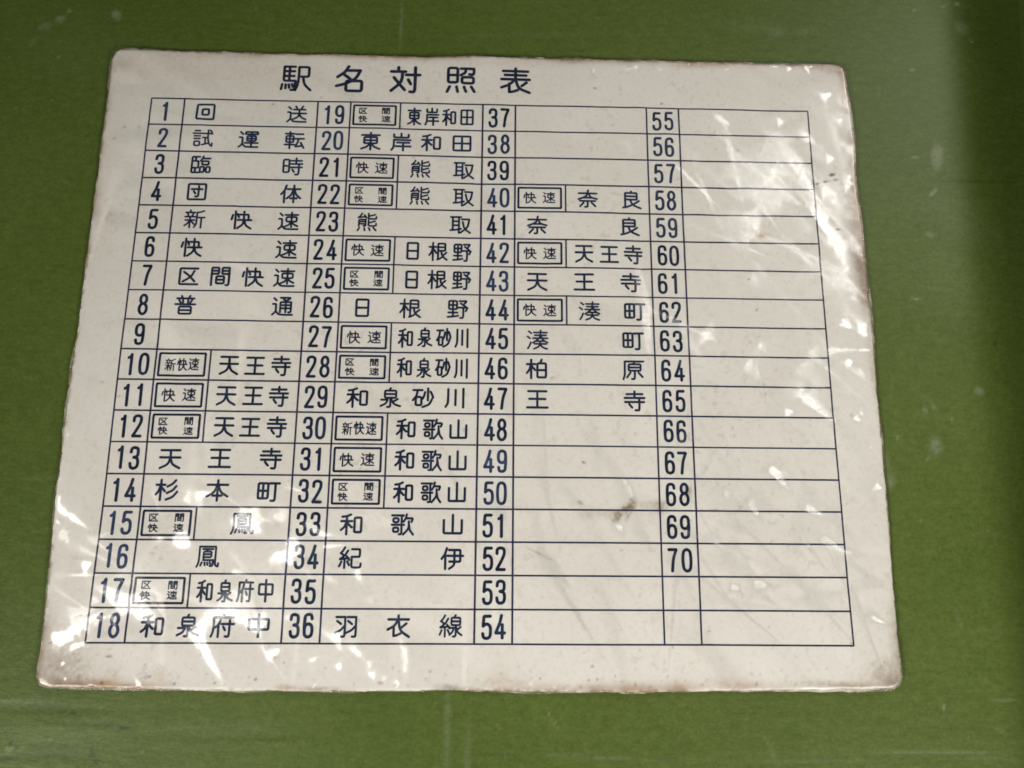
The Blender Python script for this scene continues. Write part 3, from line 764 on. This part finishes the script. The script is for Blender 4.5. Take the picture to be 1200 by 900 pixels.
def fillet(P, r, closed):
    P = [np.array(p, float) for p in P]
    m = len(P); out = []
    for i in range(m):
        if not closed and i in (0, m - 1):
            out.append(P[i]); continue
        a, b, c = P[(i - 1) % m], P[i], P[(i + 1) % m]
        la, lc = np.linalg.norm(a - b), np.linalg.norm(c - b)
        k = min(r, la * .45, lc * .45)
        p, q = b + (a - b) / la * k, b + (c - b) / lc * k
        for s in (0, .25, .5, .75, 1):
            out.append((1 - s) ** 2 * p + 2 * s * (1 - s) * b + s * s * q)
    return np.array(out)


def parse(st):
    """-> list of (points, closed)"""
    res = []
    for s in st.split(';'):
        s = s.strip()
        num = lambda x: [tuple(float(k) for k in w.split(',')) for w in x.split()]
        if s[0] == 'o':
            res.append((fillet(num(s[1:]), 7, True), True))
        elif s[0] == 'c':
            res.append((catmull(num(s[1:]), True), True))
        elif s[0] == 'e':
            (cx, cy), (rx, ry) = num(s[1:])
            a = np.linspace(0, 2 * np.pi, 29)[:-1]
            res.append((np.stack([cx + rx * np.cos(a), cy + ry * np.sin(a)], 1), True))
        elif s[0] == '~':
            res.append((catmull(num(s[1:])), False))
        elif '~' in s:
            a, b = s.split('~')
            A = num(a); B = num(b)
            if A[-1] == B[0]:
                A = A[:-1]
            c = catmull(B)
            if A:
                head = fillet(A + [tuple(c[0]), tuple(c[1])], 5, False)
                c = np.concatenate([head[:-1], c[1:]])
            res.append((c, False))
        else:
            res.append((fillet(num(s), 6, False), False))
    return res


STROKES = {k: parse(v) for k, v in G.items()}
GRID_STEP = .0007


class Ink:
    """flat printed strokes collected into one mesh that lies on the sheet's relief"""
    def __init__(s):
        s.v = []; s.f = []; s.lay = []; s.k = 0

    def ribbon(s, P, hw, closed=False, cap=True):
        P = np.asarray(P, float)
        if closed:
            P = np.concatenate([P, P[:1]])
        keep = [0]
        for i in range(1, len(P)):
            if np.linalg.norm(P[i] - P[keep[-1]]) > 1e-6:
                keep.append(i)
        P = P[keep]
        if closed:
            P = P[:-1] if np.linalg.norm(P[0] - P[-1]) < 1e-6 else P
            Q = np.concatenate([P, P[:1]])
        else:
            Q = P
        out = []
        for i in range(len(Q) - 1):
            n = max(1, int(np.ceil(np.linalg.norm(Q[i + 1] - Q[i]) / GRID_STEP)))
            for j in range(n):
                out.append(Q[i] + (Q[i + 1] - Q[i]) * j / n)
        if not closed:
            out.append(Q[-1])
        P = np.array(out); m = len(P)
        if closed:
            T = np.roll(P, -1, 0) - np.roll(P, 1, 0)
        else:
            T = np.gradient(P, axis=0)
        T /= np.maximum(np.linalg.norm(T, axis=1, keepdims=True), 1e-12)
        Nn = np.stack([-T[:, 1], T[:, 0]], 1)
        b = len(s.v)
        h = hw
        for i in range(m):
            s.v += [tuple(P[i] + Nn[i] * h), tuple(P[i] - Nn[i] * h)]
        for i in range(m if closed else m - 1):
            j = (i + 1) % m
            s.f.append((b + 2 * i, b + 2 * i + 1, b + 2 * j + 1, b + 2 * j))
        nv = 2 * m
        if not closed and cap:
            for e, sg in ((0, -1), (m - 1, 1)):
                c = len(s.v); s.v.append(tuple(P[e]))
                nv += 1
                a0 = math.atan2(Nn[e][1], Nn[e][0])
                pts = []
                for q in range(0, 9):
                    a = a0 - sg * math.pi * q / 8
                    pts.append((P[e][0] + hw * math.cos(a), P[e][1] + hw * math.sin(a)))
                k0 = len(s.v); s.v += pts; nv += len(pts)
                for q in range(8):
                    s.f.append((c, k0 + q + 1, k0 + q) if sg > 0 else (c, k0 + q, k0 + q + 1))
        s.lay += [s.k] * nv
        s.k += 1

    def glyph(s, ch, cx, cy, w, h, hw):
        bw = 48. if ch.isdigit() else 100.
        dense = sum(len(p) > 0 for p, _ in STROKES[ch])
        g = hw * (1.0 if ch.isdigit() else (1.06 if dense <= 7 else .97 if dense <= 11 else .86))
        jx, jy = random.gauss(0, .00008), random.gauss(0, .00008)
        for P, cl in STROKES[ch]:
            Q = np.stack([cx + jx + (P[:, 0] / bw - .5) * w, cy + jy - (P[:, 1] / 100. - .5) * h], 1)
            s.ribbon(Q, g, cl)

    def build(s, name, parent, col=(.012, .017, .034), label=None, lift=.00007):
        v = np.array(s.v)
        z = relief(v[:, 0], v[:, 1]) + lift + np.array(s.lay) * 1.2e-6
        n = relief_n(v[:, 0], v[:, 1])
        # every face looks up
        fs = []
        for f in s.f:
            a, b, c = v[f[0]], v[f[1]], v[f[2]]
            ar = (b[0] - a[0]) * (c[1] - a[1]) - (b[1] - a[1]) * (c[0] - a[0])
            fs.append(f if ar >= 0 else f[::-1])
        o = link_mesh(name, np.concatenate([v, z[:, None]], 1), fs, INK, parent, n)
        o.color = (*col, 1)
        if label:
            o["label"] = label
        return o


# ------------------------------------------------------------------ the printed table
CW = TW / 4; NC = CW * NUMF; RH = H / 18
x_num = [-TW / 2 + c * CW for c in range(4)]           # left line of each number cell
x_nam = [x + NC for x in x_num]                        # left line of each name cell
y_row = lambda r: H / 2 - r * RH
NW = CW - NC

BADGE = {10: 'N', 11: 'K', 12: 'Q', 15: 'Q', 17: 'Q', 19: 'Q', 21: 'K', 22: 'Q', 24: 'K', 25: 'Q', 27: 'K', 28: 'Q', 30: 'N', 31: 'K', 32: 'Q', 40: 'K', 42: 'K', 44: 'K'}
NAME = {1: '回送', 2: '試運転', 3: '臨時', 4: '団体', 5: '新快速', 6: '快速', 7: '区間快速', 8: '普通', 10: '天王寺', 11: '天王寺', 12: '天王寺', 13: '天王寺', 14: '杉本町', 15: '鳳', 16: '鳳',
        17: '和泉府中', 18: '和泉府中', 19: '東岸和田', 20: '東岸和田', 21: '熊取', 22: '熊取', 23: '熊取', 24: '日根野', 25: '日根野', 26: '日根野', 27: '和泉砂川', 28: '和泉砂川', 29: '和泉砂川',
        30: '和歌山', 31: '和歌山', 32: '和歌山', 33: '和歌山', 34: '紀伊', 36: '羽衣線', 40: '奈良', 41: '奈良', 42: '天王寺', 43: '天王寺', 44: '湊町', 45: '湊町', 46: '柏原', 47: '王寺'}
FADE = {20: 2.6, 40: 2.2, 38: 1.8, 49: 2.2, 15: 1.8, 16: 2.4, 17: 1.8, 18: 2.0, 42: 1.8, 43: 2.2, 50: 1.6, 19: 1.6, 1: 1.5, 2: 1.6, 3: 1.4, 34: 1.5, 55: 1.5, 56: 1.5, 57: 1.5, 58: 1.5, 59: 1.6}

grid = Ink()
LW = .00030
grid.ribbon([(-TW / 2, H / 2), (TW / 2, H / 2), (TW / 2, -H / 2), (-TW / 2, -H / 2)], LW * .95, True)
for r in range(1, 18):
    grid.ribbon([(-TW / 2, y_row(r)), (TW / 2, y_row(r))], LW * random.uniform(.85, 1.05), cap=False)
for c in range(4):
    if c:
        grid.ribbon([(x_num[c], H / 2), (x_num[c], -H / 2)], LW * random.uniform(.95, 1.15), cap=False)
    grid.ribbon([(x_nam[c], H / 2), (x_nam[c], -H / 2)], LW * random.uniform(.95, 1.15), cap=False)
for n in BADGE:
    c, r = (n - 1) // 18, (n - 1) % 18
    x = x_nam[c] + .376 * NW
    grid.ribbon([(x, y_row(r)), (x, y_row(r + 1))], LW * .95, cap=False)
# corners of closed outline are mitred short; square them off
grid.build("table_grid", sign, (.024, .025, .058), lift=.00006)

title = Ink()
for ch, u in zip('駅名対照表', (347, 411, 475, 540, 604)):
    p = plane(u, 92 + (u - 347) * .0145, ZS)
    title.glyph(ch, p[0], p[1], .0122, .0117, .00060)
title.build("title", sign, (.014, .019, .042), "heading of five large characters above the table")

INKC = (.0095, .0175, .042)
for n in range(1, 71):
    c, r = (n - 1) // 18, (n - 1) % 18
    k = Ink()
    cx = x_num[c] + NC * .5; cy = y_row(r) - RH * .5
    s = str(n); hgt = .0078; wd = .0033
    pit = .00465
    for i, ch in enumerate(s):
        k.glyph(ch, cx + (i - (len(s) - 1) / 2) * pit + (.0 if len(s) > 1 else -.0004), cy, wd, hgt, .00053)
    f = FADE.get(n, random.uniform(.85, 1.25))
    k.build("number", sign, tuple(v * f + (.008 if f > 1.45 else 0) for v in INKC), f"printed number {n} of the chart")

for n, s in NAME.items():
    c, r = (n - 1) // 18, (n - 1) % 18
    k = Ink(); cy = y_row(r) - RH * .5
    w, h, hw = .0077, .0074, .00040
    if n in BADGE:
        if len(s) == 1: fr = [.69]
        elif len(s) == 2: fr = [.54, .865]
        elif len(s) == 3: fr = [.508, .69, .866]
        else: fr = [.482, .615, .748, .88]
        if len(s) == 3: w = .0069
        if len(s) == 4: w = .0053; hw = .00037
    else:
        m = len(s)
        fr = [.48] if m == 1 else [.165 + (.845 - .165) * i / (m - 1) for i in range(m)]
    f = random.uniform(.9, 1.3) + (.35 if r < 4 else 0)
    part = bpy.data.objects.new("service_name" if n < 9 else "station_name", None); COL.objects.link(part)
    part.empty_display_size = .004; part.parent = sign
    part["label"] = f"printed name {s} beside number {n}"
    for ch, q in zip(s, fr):
        k = Ink(); k.glyph(ch, x_nam[c] + q * NW, cy, w, h, hw)
        k.build("character", part, tuple(v * f for v in INKC))

for n, kind in BADGE.items():
    c, r = (n - 1) // 18, (n - 1) % 18
    x0, x1 = x_nam[c] + .026 * NW, x_nam[c] + .342 * NW
    y0, y1 = y_row(r) - .13 * RH, y_row(r) - .865 * RH
    k = Ink()
    k.ribbon(fillet([(x0, y0), (x1, y0), (x1, y1), (x0, y1)], .0003, True), LW * 1.3, True)
    b_ = k.build("service_badge", sign, INKC, {'N': "framed badge reading 新快速", 'K': "framed badge reading 快速", 'Q': "framed badge reading 区間快速"}[kind])
    k = Ink(); bw = x1 - x0; bh = y0 - y1
    if kind == 'K':
        for ch, q in zip('快速', (.27, .72)):
            k.glyph(ch, x0 + q * bw, (y0 + y1) / 2, .0047, .0047, .00024)
    elif kind == 'N':
        for ch, q in zip('新快速', (.24, .50, .765)):
            k.glyph(ch, x0 + q * bw, (y0 + y1) / 2, .0036, .0046, .00022)
    else:
        for ch, q, p in zip('区間快速', (.22, .77, .22, .77), (.29, .29, .70, .70)):
            k.glyph(ch, x0 + q * bw, y0 - p * bh, .0033, .0028, .00018)
    k.build("badge_text", b_, INKC)
